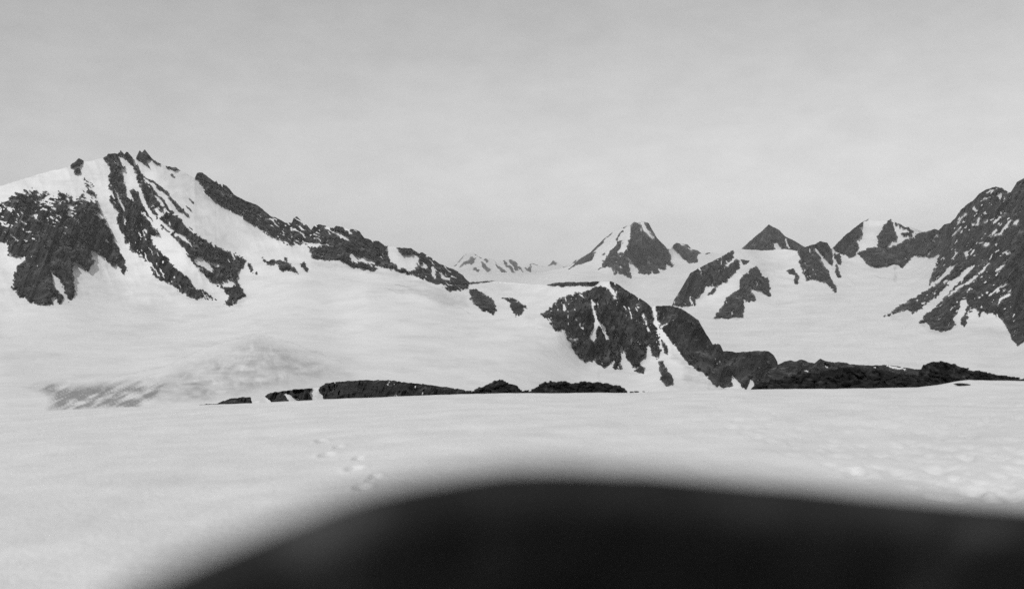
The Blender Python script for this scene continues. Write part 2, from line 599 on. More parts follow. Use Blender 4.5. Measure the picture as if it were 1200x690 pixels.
# ================================================================== left mountain, ridge, saddle, knob
SKY_A = [(-160, 255), (-60, 232), (0, 218), (15, 213.5), (30, 209), (52, 202), (81, 195.5), (84, 192), (89, 189), (92, 185.5), (97.5, 188), (103.5, 189),
         (121.5, 185), (127, 180.5), (135, 180), (138, 180.5), (141, 176), (146, 181), (148, 178), (150, 179), (156, 185), (160, 183), (163.5, 176),
         (166.5, 179.5), (169.5, 174.5), (172, 178), (179, 187), (187.5, 192), (196.5, 195.5), (206, 196), (211.5, 200), (228, 209), (231, 202.5),
         (237, 202), (243, 207), (252, 213.5), (253.5, 211.5), (256, 216), (264, 216), (268.5, 221), (274, 228), (285, 234.5), (298.5, 239), (309, 246),
         (317, 253), (327, 256.5), (334, 261), (342, 261), (344, 256), (348, 253.5), (352, 257.5), (356, 264), (359, 263), (364.5, 269.5), (368.5, 263.5),
         (375, 263), (384.5, 266), (391, 267.5), (394, 264.5), (402, 266), (408.5, 269), (412, 268), (417, 269), (421, 271), (427, 279), (435.5, 281),
         (445, 283), (451.5, 288), (465.5, 290), (481.5, 290.5), (491.5, 297), (493.5, 295), (504, 301), (515, 309), (521, 310), (523, 313), (532.5, 315.5),
         (542, 322.5), (550, 330.5), (575, 329), (600, 331), (615, 332.5), (639, 333.5), (653, 331), (700, 330), (716, 329.5), (724, 333), (735, 340.5),
         (750.5, 350), (759, 355.5), (764, 360), (770, 358.5), (784.5, 358), (798, 361), (809, 368.5), (818.5, 375), (826, 388.5), (835.5, 403.5),
         (841, 402), (844, 403.5), (847.5, 411), (865.5, 412.5), (888, 411), (900.5, 411), (906, 415), (911, 424), (914, 440), (918, 462)]
FINE_A = [(-160, 366), (280, 366), (320, 330), (430, 330), (540, 372), (640, 395), (690, 440), (760, 458), (918, 470)]
BOT_A = [(-160, 520), (0, 505), (300, 490), (600, 478), (740, 474), (918, 474)]
CP_A = [(-150, 500, 560), (0, 490, 600), (300, 485, 520), (600, 475, 900), (0, 420, 1100), (200, 420, 1150), (400, 420, 1150), (0, 385, 1600), (200, 385, 1700),
        (400, 385, 1550), (-150, 350, 1900), (0, 352, 1900), (130, 345, 2100), (260, 358, 2000), (-150, 255, 2300), (0, 218, 2480), (60, 280, 2230), (130, 180, 2700),
        (150, 270, 2380), (220, 300, 2260), (200, 195, 2720), (240, 203, 2850), (260, 260, 2560), (300, 322, 2230), (300, 242, 2800), (350, 256, 2760),
        (350, 300, 2400), (350, 330, 2080), (420, 270, 2620), (420, 315, 2340), (430, 345, 1900), (480, 290, 2520), (480, 320, 2330), (500, 350, 1900),
        (548, 331, 2380), (600, 331, 2480), (600, 346, 2150), (565, 364, 1850), (605, 370, 1780), (560, 400, 1450), (640, 345, 2000), (640, 372, 1680),
        (500, 430, 1130), (640, 430, 1330), (650, 332, 2050), (715, 330, 1830), (763, 360, 1720), (700, 380, 1700), (690, 428, 1600), (740, 432, 1590),
        (740, 400, 1650), (700, 455, 1280), (770, 455, 1300), (785, 430, 1480), (800, 361, 1690), (820, 410, 1560), (845, 405, 1560), (850, 452, 1400),
        (900, 411, 1480), (880, 455, 1360), (915, 455, 1380)]
ROCK_A = [
    # left shoulder
    ([(-170, 262), (-60, 250), (0, 238), (8, 236), (15, 228), (25, 223), (33, 219.5), (40, 220), (48, 224), (55, 224), (62, 231), (68, 224), (78, 226), (86, 233),
      (94, 234), (95.5, 228), (102, 221), (99, 215), (95, 210.5), (99, 208), (103.5, 213), (110, 219.5), (112.5, 230), (115.5, 240.5), (124.5, 262), (132, 276), (139, 293.5),
      (147, 304.5), (149, 320), (143.5, 320), (139, 314), (127.6, 306), (121, 300), (111.6, 295), (106, 293), (108, 302), (111.6, 309), (103.7, 315), (95.7, 312), (92, 306), (86, 304),
      (84.5, 316), (87, 328.6), (87, 348), (80, 351), (75, 336.5), (72, 328.6), (64, 322), (59, 316), (64, 338), (72.5, 349), (68.6, 355.7), (64, 346), (60.6, 355.7),
      (46, 357), (30, 352), (14, 336), (16, 320.6), (30, 302), (17.5, 300), (9.6, 298), (8, 284), (0, 282), (-60, 300), (-170, 310)], dict(speck=-0.18, vfade=(214, 310), edge=1.8, dir=28)),
    # second rib
    ([(122, 186), (127, 178), (136, 178), (139.5, 188), (147, 198), (141, 197), (144, 206), (148.5, 221), (148, 230), (159, 239), (165, 248), (177, 266), (182, 263), (186.7, 274),
      (177, 279), (182, 288.7), (188, 295), (194.7, 301.5), (202.6, 311), (212, 319), (220, 325), (226.6, 336.6), (244, 343.7), (253.7, 351.7), (240, 351), (228, 350), (209, 341),
      (198, 332), (182, 324), (177, 312.6), (167.5, 303), (150, 288.7), (141, 270), (136.5, 258.5), (139.5, 249.5), (133.5, 243.5), (128, 236), (132, 225.5), (127, 219.5), (127.5, 209), (129, 200)],
     dict(speck=0.44, edge=1.3, dir=60)),
    # third rib
    ([(138, 182), (141, 174), (146, 180), (148, 176), (151, 178), (158, 190), (163, 199), (166.5, 206), (171, 213.5), (177, 222.5), (184.5, 234.5), (193.5, 246.5), (207, 254), (216, 258.5), (224, 267.5),
      (226.6, 272.8), (245.7, 284), (261.6, 292.7), (281, 300), (293.5, 309.4), (303, 322), (298, 320), (289, 309), (282.4, 314), (277.6, 325.4), (281, 335), (289, 346), (281, 349), (271, 359), (261.6, 356.5),
      (266.4, 352.5), (268, 346), (260, 338), (249, 332), (239, 320.6), (231, 312.6), (222, 301.5), (210.6, 285.5), (198, 271), (190.5, 269), (184.5, 258.5), (178.5, 249.5), (172.5, 239), (169.5, 230),
      (163.5, 219.5), (161, 210.5), (158, 200), (150, 189), (144, 184)], dict(speck=0.38, edge=1.3, dir=55)),
    ([(153, 225), (157, 218), (161, 228), (167, 240), (173, 250), (181, 263), (186, 273), (177, 268), (165, 249), (157, 238)], dict(edge=0.8)),
    (stroke([(167, 207), (180, 214), (192, 223), (201, 234), (210, 245), (221, 254)], [1, 3, 4, 3, 5, 2]), dict(edge=0.7)),
    (stroke([(170, 212), (178, 221), (188, 233), (196, 244), (203, 251)], [1, 2.5, 2.5, 3.5, 2]), dict(edge=0.8)),
    (stroke([(221, 232), (227, 238)], 1.6), dict(edge=0.3)), (stroke([(217, 241), (224, 248)], 1.8), dict(edge=0.3)),
    (stroke([(200, 204), (205, 210)], 1.8), dict(edge=0.3)),
    # summit towers
    ([(159, 186), (161, 178), (164, 173), (167, 177), (169.5, 172), (173, 177), (179, 186), (185, 192), (182, 193), (173, 184), (171, 187), (175, 197), (167, 191), (163, 188)], dict(edge=0.6)),
    (stroke([(186, 191), (188, 194)], 4), dict(edge=0.4)), (stroke([(195, 195), (204, 197), (211, 199)], [2, 4, 2]), dict(edge=0.5)),
    ([(82, 196), (84, 190), (90, 187), (92, 184), (98, 187), (96, 194), (90, 195), (86, 197)], dict(edge=0.6)), (stroke([(87, 203), (95, 200)], 5), dict(edge=0.5)),
    # long ridge
    ([(226, 209), (231, 200), (237, 199), (246, 206), (264, 212), (275, 226), (300, 236), (320, 250), (340, 258), (348, 250), (360, 262), (372, 260), (386, 264), (402, 262), (420, 268), (430, 279), (447, 281), (454, 290),
      (458, 308), (472, 313), (487, 317), (489, 305), (493, 298), (487, 299), (478, 298), (471, 300), (466, 292), (466, 287), (484, 287), (494, 293), (506, 300), (520, 308), (535, 315), (545, 323), (552, 331), (547, 338), (539, 340), (529, 342), (516.5, 335),
      (504, 330.6), (488, 323.5), (472, 319), (456, 315), (444, 312), (436, 310), (443.5, 315), (435.6, 316), (419.6, 315), (408.5, 310), (399, 305), (386, 304.5), (372, 304), (365, 300.6), (362, 289), (380, 287.5), (360.6, 286), (341.5, 286.5), (324, 281.5),
      (309.5, 272), (300, 266), (289.5, 258.5), (277.5, 250), (261, 241), (246, 231.5), (240, 225), (235.5, 216.5)], dict(speck=0.34, edge=1.4, dir=30)),
    ([(308, 303), (314, 305), (324, 304), (332, 307), (333.5, 303), (337, 307), (346, 315), (348.6, 319.5), (338, 317), (330, 316.5), (324, 309), (315, 312)], dict(edge=1.5)),
    ([(351, 309), (356, 307), (361, 316), (359, 321), (352.6, 315)], dict(edge=1.2)),
    ([(550, 340), (555, 338), (564, 343), (575.6, 348), (582, 364), (579, 368.5), (567.6, 364), (558, 359), (551.6, 350)], dict(edge=1.6, speck=0.9)),
    ([(587, 349), (596, 347.5), (606, 353), (615.4, 359), (612, 369), (601, 369.5), (599.5, 359), (593, 351.5)], dict(edge=1.5, speck=0.95)),
    (stroke([(548, 331.5), (575, 330), (592, 330.8), (612, 332.8)], [2, 3, 2.4, 1]), dict(edge=0.3)),
    # knob
    ([(639, 334), (655, 330), (700, 328), (703, 331.5), (696, 333.5), (672, 335), (657, 336), (644, 335.6)], dict(edge=0.5)),
    ([(634, 367), (648, 359), (659, 348), (672, 344), (685, 342), (696, 336.5), (707, 336), (716, 343), (720, 350), (721, 344), (717, 336), (713, 327), (717, 327), (726, 331), (737, 339), (752, 348), (765, 358),
      (764, 370), (767, 380), (770, 386), (772, 400), (774, 412), (770, 420.5), (763.5, 412), (759, 404), (757, 417), (750.4, 418.7), (750.8, 427.4), (741.7, 430), (735, 418.7), (726, 402), (728.7, 432), (720, 432),
      (716.5, 412), (716, 428.5), (707, 431), (694, 423), (683, 424), (670, 408), (665.6, 397), (661, 384), (648, 387), (644, 375)], dict(speck=0.55, edge=1.6, dir=75)),
    ([(743, 434), (750.4, 428), (757, 431.7), (755, 437.5), (749, 438)], dict(edge=0.6)),
    ([(770, 424), (777, 422.5), (780, 432.7), (787, 439), (790.5, 450.6), (780.7, 452), (774, 445), (773, 433.7)], dict(edge=0.7)),
    ([(767, 356), (785, 355), (800, 359), (812, 367), (822, 375), (829, 388), (837, 401), (845, 400), (850, 409), (866, 410), (902, 408), (910, 414), (916, 428), (922, 470), (882, 470), (884, 447), (878, 442), (875, 456), (869, 452.5),
      (856, 437), (858, 451), (848.6, 454), (835.4, 450.6), (828, 441), (822, 435.5), (813, 430), (803, 422), (796, 411), (784.5, 398), (775, 384.7), (769.4, 373)], dict(speck=0.85, edge=1.1, dir=72)),
    ([(774, 398), (780, 401), (782, 415.8), (778, 413)], dict(edge=0.5)),
]
HOLE_A = [
    [(452, 289), (465, 291), (470, 302), (476.7, 299.5), (484.7, 299.5), (491, 301), (486, 317), (472, 313.5), (460, 309), (455, 299)],
    stroke([(507, 312), (508, 323)], 3.5), stroke([(516, 322), (522, 326), (528, 327)], 3),
    stroke([(380, 266), (391, 271), (400, 276), (408, 280)], [1.5, 2.5, 3, 3]), stroke([(409, 268), (411, 274)], 2.5),
    [(408.5, 292.6), (415, 299), (435.6, 305.4), (440, 308.6), (427.6, 308), (413, 306), (409, 300)], stroke([(350, 283), (366, 285.5), (382, 287)], 1.4),
    stroke([(336, 300.5), (336, 301)], 1),
    [(696, 359), (698, 356), (694, 350), (691, 351), (694, 361), (698, 376), (694, 387), (691, 396), (697, 400), (699, 388), (702.6, 380), (710, 397), (714, 398), (709, 384), (700, 372)],
    stroke([(690, 334.5), (700, 333.5), (711, 332.5), (716, 340), (720, 347)], [2, 2.5, 3, 3.5, 2.5]), stroke([(753, 366), (755, 372), (757, 381)], 1.6), stroke([(660, 356), (663, 364)], 3),
    stroke([(668, 397), (678, 398)], 2), stroke([(674, 375), (676, 371)], 1.5), stroke([(721, 390), (723, 396)], 1.5), stroke([(699, 352), (702, 360)], 2),
    stroke([(775, 384), (782, 378)], 1.5),
    # snow tongues on the left mountain
    stroke([(182, 245), (188, 252), (186, 258), (194, 265), (203, 272)], [3, 5, 3, 4, 3]), stroke([(205, 274), (215, 278), (222, 284)], [3, 6, 1]),
    stroke([(134, 221), (140, 234), (145, 247)], [1.2, 2.6, 2]), stroke([(165, 246), (174, 257), (184, 268)], [1.5, 3, 2.5]), stroke([(214, 258), (221, 266)], 2.5),
    [(228, 304), (236, 300), (241, 306), (250, 307), (258, 309), (256, 313), (246, 310), (248, 318), (240, 315), (232, 310)], [(258, 330), (266, 327), (276, 331), (274, 336), (262, 337)],
    stroke([(247, 333), (258, 333)], 2), stroke([(163, 215), (166, 222)], 0.8),
]
DIRT_A = [
    ([(14, 452), (60, 444), (100, 447), (160, 440), (215, 446), (190, 470), (160, 486), (50, 488), (55, 466)], 1.0, 13, 26),
    ([(150, 458), (205, 430), (250, 408), (284, 395), (304, 389), (326, 397), (370, 416), (430, 440), (380, 448), (250, 474), (180, 482)], 0.66, 14, 34),
    (stroke([(110, 446), (190, 430), (245, 406), (300, 391), (345, 403), (400, 424)], 2.2), 0.4, 1.2, 9),
    (stroke([(60, 458), (150, 446), (215, 430), (260, 409)], 3), 0.3, 1.5, 20),
    ([(475, 335), (500, 337), (545, 345), (552, 360), (535, 363), (515, 358), (495, 349), (478, 344)], 0.42, 4, 14),
    (stroke([(450, 338), (470, 344), (492, 342), (480, 337), (462, 333)], 2.2), 0.6, 1.2, 9), ([(455, 337), (480, 337), (490, 344), (470, 346)], 0.3, 3, 12),
    (stroke([(494, 345), (510, 353), (530, 357), (552, 368)], 2.5), 0.5, 1.5, 9),
    ([(560, 334), (606, 334), (600, 342), (575, 343)], 0.25, 4, 12), ([(610, 365), (640, 355), (660, 385), (640, 392), (615, 384)], 0.25, 6, 10),
    ([(784, 398), (800, 418), (822, 436), (835, 452), (800, 452), (798, 432), (784, 420)], 0.45, 5, 9), ([(828, 443), (850, 452), (870, 455), (870, 462), (828, 460)], 0.5, 3, 9),
    (stroke([(701, 432), (704, 450)], 4), 0.3, 2, 9), ([(178, 315), (215, 342), (235, 356), (200, 348), (175, 332)], 0.3, 5, 9),
    ([(284, 344), (292, 348), (284, 360), (272, 362)], 0.35, 3, 9), ([(360, 305), (390, 306), (410, 313), (390, 318), (368, 312)], 0.25, 3, 8),
    (stroke([(430, 318), (470, 324), (500, 334), (530, 346)], 7), 0.25, 3, 12), (stroke([(467, 300), (479, 302), (486, 305)], 9), 0.3, 3, 9),
    (stroke([(225, 262), (255, 280), (285, 296)], 6), 0.15, 3, 9), (stroke([(170, 285), (195, 306), (220, 324), (246, 342), (262, 352)], 6), 0.15, 4, 6),
]
OWN_A = [
    dict(name='snowy_mountain', label='broad snow-streaked rocky mountain with small summit towers and long dark rock ribs', cat='mountain',
         area=[(-200, 150), (215, 150), (229, 209), (250, 245), (300, 285), (310, 330), (290, 362), (200, 360), (90, 362), (-200, 366)]),
    dict(name='rocky_ridge', label='long jagged dark ridge descending from the snow-streaked mountain to the snow saddle', cat='ridge',
         area=[(215, 150), (600, 150), (600, 326), (552, 334), (549, 341), (520, 344), (450, 322), (380, 316), (365, 322), (310, 330), (300, 285), (250, 245), (229, 209)]),
    dict(name='rocky_hill', label='rounded dark rock knob with a forked snow gully standing above the glacier', cat='hill',
         area=[(634, 300), (758, 300), (766, 362), (773, 395), (779, 418), (772, 422), (764, 432), (757, 442), (735, 438), (700, 436), (665, 424), (632, 390), (626, 366), (636, 345)]),
    dict(name='rocky_hill', label='dark rock knob tapering into a low cliff beside the grey scree gully', cat='hill',
         area=[(766, 340), (920, 340), (930, 480), (830, 480), (770, 456), (766, 425), (779, 418), (773, 395), (766, 362)]),
    dict(name='rock_outcrop', label='small dark outcrop on the snow slope just below the end of the jagged ridge', cat='outcrop',
         area=[(549, 341), (552, 336), (570, 340), (584, 350), (586, 372), (560, 364), (548, 352)]),
    dict(name='rock_outcrop', label='small dark outcrop on the snow saddle between the jagged ridge and the rock knob', cat='outcrop',
         area=[(586, 350), (590, 345), (606, 347), (619, 358), (615, 372), (598, 372)]),
]
relief(SKY_A, FINE_A, BOT_A, CP_A, ROCK_A, HOLE_A, OWN_A, 'glacier', DIRT_A, -160, 918, 0.78, 235, 90, jag=0.9, back=350,
       mounds=[(302, 422, 60, 24, 90), (110, 462, 70, 14, 40), (470, 341, 26, 6, 50), (520, 352, 30, 7, 60)])

# ================================================================== centre peak and the far glacier
SKY_B = [(470, 321), (540, 321), (600, 320), (640, 318), (655, 315), (668, 312), (680, 303), (692, 295.5), (708.5, 279), (722, 269), (734, 265), (738.5, 264), (743, 260), (747.5, 261),
         (752, 259.5), (760, 261), (764, 268.5), (770, 279), (777.5, 286.5), (782, 291), (786, 292), (789, 287), (792.5, 284.5), (806, 286.5), (810.5, 292), (816.5, 293), (822.5, 297), (831, 296), (841, 297), (860, 298), (900, 302)]
CP_B = [(470, 321, 11500), (560, 321, 11800), (640, 319, 10500), (470, 335, 4200), (560, 331, 4500), (650, 330, 4800), (668, 314, 6900), (743, 260, 6650), (700, 300, 6500), (788, 310, 6350), (740, 326, 6000), (700, 318, 6150),
        (760, 300, 6250), (780, 320, 6000), (720, 335, 5000), (805, 285, 6900), (805, 309, 6450), (840, 297, 7300), (830, 320, 5700), (790, 340, 4600), (770, 356, 3900), (860, 340, 4700), (900, 302, 7000), (900, 345, 4400), (650, 380, 3000), (850, 380, 3300), (500, 380, 3000)]
ROCK_B = [
    ([(667, 315), (680, 302), (692, 294.5), (698, 296), (695, 303), (686, 307.5), (677, 310.5)], dict(edge=0.6)),
    ([(690, 297), (700, 286), (709, 277.5), (708, 283), (699.5, 292), (694, 297)], dict(edge=0.5)),
    (stroke([(710, 278), (717, 272), (724, 267)], 1.6), dict(edge=0.5)), (stroke([(721, 282), (726, 274), (729, 270)], [2, 2.5, 1.5]), dict(edge=0.5)), (stroke([(730, 267), (735, 263), (739, 263)], [1, 3, 2]), dict(edge=0.4)),
    (stroke([(706, 298), (708, 297)], 1.5), dict(edge=0.2)),
    ([(701, 316), (708.5, 304.5), (717.5, 291), (725, 282), (729.5, 279), (731, 283.5), (726.5, 295.5), (731, 297), (732, 292), (737, 285), (738, 271.5), (743, 257), (749, 259), (753.5, 268.5), (764, 279), (757, 267), (755, 260), (761, 258), (767, 268), (772, 279),
      (779, 285.5), (784, 295), (789, 310), (786.5, 313.5), (780.5, 307.5), (782, 316.5), (774.5, 316.5), (770, 310), (773, 319.5), (761, 322.5), (749, 319.5), (740, 306), (734, 299), (738.5, 312), (740, 325.5), (731, 322), (723.5, 318), (719, 323), (716, 313.5), (711.5, 311)],
     dict(speck=0.56, edge=1.0, dir=78)),
    ([(789, 286), (792.5, 283), (806, 285), (811, 291), (817, 292), (823, 297), (816.5, 300), (816.5, 306), (809, 309), (800, 303), (794, 295.5), (789, 291)], dict(speck=0.85, edge=0.7)),
    (stroke([(828, 297), (834, 296)], 1.5), dict(edge=0.3)),
]
HOLE_B = [stroke([(748, 258), (755, 268), (762, 276), (766, 280)], [2, 2.6, 2.4, 2]), stroke([(737, 272), (734, 284), (728, 294), (724, 297)], [2, 3, 3, 2]), stroke([(736, 305), (741, 316), (742, 326)], [1, 2.5, 4]),
          stroke([(725, 312), (728, 314)], 2.2), stroke([(757, 286), (759, 288)], 2), stroke([(797, 286), (803, 288)], 1.5), stroke([(805, 289), (811, 294)], 1.5)]
OWN_B = [
    dict(name='pyramid_peak', label='steep pyramid peak with one white snow flank and a broad dark rock wall', cat='peak',
         area=[(640, 240), (786, 240), (786, 292), (792, 318), (770, 328), (735, 330), (700, 324), (664, 318), (650, 318)]),
    dict(name='rock_crag', label='small dark rock crag on the snow shoulder beside the steep pyramid peak', cat='crag', area=[(786, 270), (830, 270), (832, 300), (816, 313), (800, 310), (786, 294)]),
]
relief(SKY_B, [(470, 332), (690, 332), (800, 328), (900, 330)], [(470, 380), (900, 390)], CP_B, ROCK_B, HOLE_B, OWN_B, 'far_glacier', [], 470, 900, 0.8, 100, 24, jag=0.4, back=900)

# ================================================================== farthest range
SKY_F = [(470, 322), (520, 316), (531.5, 311), (537.5, 305.5), (546.5, 296.5), (554, 296.5), (564.5, 302), (570.5, 303), (576.5, 303), (582.5, 308.5), (590, 305), (599, 304), (605, 307), (611, 314), (615.5, 312), (623, 308), (632, 311), (638, 312),
         (644, 310), (648, 305), (653, 307), (659, 311.5), (668, 311), (674, 305), (684, 300), (700, 306)]
CP_F = [(470, 322, 14500), (470, 335, 13000), (546, 297, 15000), (546, 320, 13500), (600, 304, 15000), (600, 321, 13500), (648, 305, 15500), (648, 320, 14000), (700, 306, 15500), (700, 335, 12800), (580, 335, 12800)]
ROCK_F = [
    ([(538, 312), (543.5, 307), (551, 302), (557.5, 302.5), (556, 307), (550, 310), (545, 310), (540, 313)], dict(edge=0.9)), ([(564, 307), (569, 308), (575, 317), (570.5, 318), (565, 313)], dict(edge=0.6)), (stroke([(568, 303), (572, 306)], 3), dict(edge=0.4)),
    ([(577, 304), (580, 308), (587, 313), (595, 320.5), (588.5, 318.5), (583, 313)], dict(edge=0.5)), (stroke([(590, 306), (596, 312), (604, 320)], [1.5, 3, 2]), dict(edge=0.5)), ([(597, 304), (605, 306), (608, 317), (604, 317), (599, 310)], dict(edge=0.5)),
    (stroke([(608, 312), (614, 320)], 1.6), dict(edge=0.3)), ([(615, 312.5), (619, 314), (623, 308), (623, 314), (622, 320), (618, 317)], dict(edge=0.4)), (stroke([(624, 308.5), (631, 311)], 1.5), dict(edge=0.3)), ([(643, 310.5), (648, 304), (652, 307), (652, 310)], dict(edge=0.4)),
    (stroke([(532, 312), (540, 303), (546, 297)], 1.3), dict(edge=0.4)), (stroke([(556, 297), (565, 302)], 1.0), dict(edge=0.4)), (stroke([(672, 308), (677, 303)], 2), dict(edge=0.4)), (stroke([(660, 313), (668, 314)], 1.5), dict(edge=0.4)), (stroke([(556, 314), (561, 318)], 3), dict(edge=0.9)),
]
OWN_F = [dict(name='mountain_range', label='pale hazy snow-covered range on the horizon behind the far glacier', cat='mountain range', area=[(460, 280), (720, 280), (720, 340), (460, 340)])]
relief(SKY_F, [(470, 326), (700, 326)], [(470, 336), (700, 336)], CP_F, ROCK_F, [], OWN_F, 'far_glacier', [], 470, 700, 0.7, 44, 6, jag=0.5, back=1200, rough=0.8)

# ================================================================== right-hand massif
SKY_C = [(745, 366), (786, 362), (790, 351), (797, 340), (809, 320), (819, 314), (841, 303), (856, 294.5), (863, 291.5), (870, 292), (893, 293.5), (920, 292), (934, 294), (938, 292.5), (949.7, 287), (955, 286), (962, 282.5), (969.5, 284.5), (974, 292), (976.5, 290),
         (989, 277), (1000, 268), (1009, 261), (1019, 256), (1026, 259), (1033, 257.7), (1040, 259), (1044, 256.5), (1050, 261), (1061.5, 264.5), (1068, 266), (1077.5, 270), (1082, 272), (1095, 268.5), (1100, 270), (1106, 263), (1114, 261), (1119, 256), (1125, 246.7),
         (1135, 238), (1139.6, 236), (1147.6, 226.7), (1155.6, 222), (1166.7, 218.8), (1173, 220), (1184, 226), (1192, 213), (1205, 206), (1260, 188), (1360, 200)]
CP_C = [(745, 366, 3100), (800, 362, 3500), (810, 320, 3800), (860, 294, 4150), (893, 294, 4500), (925, 292, 4550), (850, 374, 3150), (885, 312, 3950), (870, 345, 3500), (903, 348, 3600), (930, 330, 3850), (962, 283, 4350), (950, 310, 4050), (977, 342, 3600), (976, 292, 4500),
        (1019, 256, 4900), (1082, 271, 4500), (1040, 290, 4450), (1040, 313, 4150), (1090, 302, 3900), (1050, 345, 3350), (1000, 350, 3400), (1163, 218, 3250), (1260, 188, 2950), (1115, 262, 3600), (1120, 310, 3100), (1160, 300, 2850), (1090, 335, 3200), (1037, 373, 2750),
        (1105, 388, 2450), (1110, 350, 2750), (1150, 365, 2500), (1190, 406, 2150), (1200, 330, 2550), (1260, 400, 2100), (1000, 420, 1950), (1100, 440, 1550), (900, 420, 1950), (1200, 432, 1550), (900, 395, 2450), (1000, 390, 2450), (800, 375, 2950), (840, 400, 2350),
        (745, 472, 1250), (1000, 472, 1250), (1300, 472, 1250), (1360, 200, 3000), (1360, 400, 2100)]
ROCK_C = [
    ([(785, 359), (790, 350), (797, 339), (808, 319), (818, 312), (841, 302), (857, 292), (860, 301.5), (853.6, 309), (862, 303), (866, 304), (867, 314), (858, 322), (851, 328.6), (841, 334.7), (829, 336), (824, 343), (815.4, 349.5), (814, 357), (799.4, 359.5)], dict(speck=0.56, edge=1.0, dir=78)),
    ([(868, 304), (877, 304.5), (876, 308), (871, 311)], dict(edge=0.5)), ([(829, 343), (834, 339), (839, 337), (839, 341), (834, 346), (829, 346)], dict(edge=0.5)),
    ([(880, 314), (886, 312), (893, 321), (900.5, 328.6), (904, 347), (898, 346), (890, 341), (880.7, 338.4), (885.7, 352), (878, 354), (871, 350), (872, 360), (871, 373), (853, 374), (836, 373), (846, 360.6), (851, 348), (866, 338.4), (868.4, 326)], dict(edge=0.9, speck=0.66, dir=110)),
    ([(922, 318), (930, 314), (935, 321), (935.5, 333.5), (931, 333.5), (930, 323.6)], dict(edge=0.8)),
    ([(935, 295), (942, 289), (949.7, 285), (962, 280), (970, 282), (976, 299), (975.6, 313), (969.5, 306.4), (962, 297), (956, 291), (967, 311), (974, 326), (982, 336), (979, 343.5), (972, 338.4), (967, 331), (954.7, 328.6), (945, 328.6), (938.7, 313.8)], dict(edge=0.8, speck=0.62, dir=70)),
    ([(979, 309), (982, 312), (985.5, 326), (981, 324)], dict(edge=0.5)), ([(977, 296), (984, 299), (987, 311), (980.5, 307)], dict(edge=0.5)),
    # ice-capped peak
    ([(975, 290), (989, 275), (1005, 262), (1013, 257), (1010, 264), (1007, 267), (1012, 275), (1003, 279), (1007, 291), (1000.6, 301.5), (988.4, 299.5), (978, 295)], dict(edge=0.9, speck=0.8)),
    (stroke([(1012, 259), (1020, 255)], 2), dict(edge=0.4)), ([(1028, 278), (1034, 268), (1040, 260), (1044, 254), (1049, 268), (1053, 279), (1046, 281), (1041, 288), (1036, 291), (1028, 288), (1031, 280)], dict(edge=0.8, speck=0.9)),
    (stroke([(1050, 261), (1062, 267), (1074, 272)], [2, 3, 1]), dict(edge=1.6)), (stroke([(1056, 274), (1064, 274), (1072, 275)], [2, 3, 1]), dict(edge=1.6)),
    ([(1003, 297), (1020, 290), (1036, 292), (1042, 290), (1052, 285), (1071, 278), (1078, 273), (1095, 267), (1102, 268), (1103, 297), (1095, 303), (1089, 302), (1074, 298.5), (1064, 306), (1058, 314.5), (1047, 309), (1037, 311), (1030, 314.5), (1015, 310), (1009, 302)], dict(edge=0.9, speck=0.66, dir=80)),
    # right-hand mountain
    ([(1100, 270), (1106, 260), (1114, 258), (1125, 244), (1140, 233), (1150, 222), (1165, 215), (1184, 222), (1192, 210), (1260, 182), (1370, 190), (1370, 402), (1200, 401), (1192, 406), (1186, 398), (1179.5, 382), (1168, 369), (1151, 364), (1147, 370), (1148, 364), (1143, 361), (1135, 367), (1133, 377), (1130, 382.5), (1126, 378.6),
      (1129, 368), (1134, 358), (1131, 351), (1125, 353), (1123, 362), (1117, 374), (1119, 380), (1112.5, 388.5), (1103, 388), (1090, 385), (1087, 378.6), (1077, 377.5), (1082, 369), (1090, 362.6), (1103, 355), (1108, 347), (1120, 334), (1140, 315), (1143, 309), (1128, 318), (1117, 326), (1100, 345), (1092, 351.5), (1082, 359.4),
      (1074, 366), (1068, 369), (1063, 363), (1052, 366), (1040.7, 370.6), (1032, 373.5), (1048.7, 362.6), (1058, 355.5), (1072.6, 347.5), (1082, 342.5), (1099.7, 331.5), (1112, 320), (1120, 309), (1116, 310), (1100, 326), (1088.6, 334), (1092.5, 320), (1096.5, 309), (1102, 296)], dict(edge=1.2, speck=0.60, dir=135)),
]
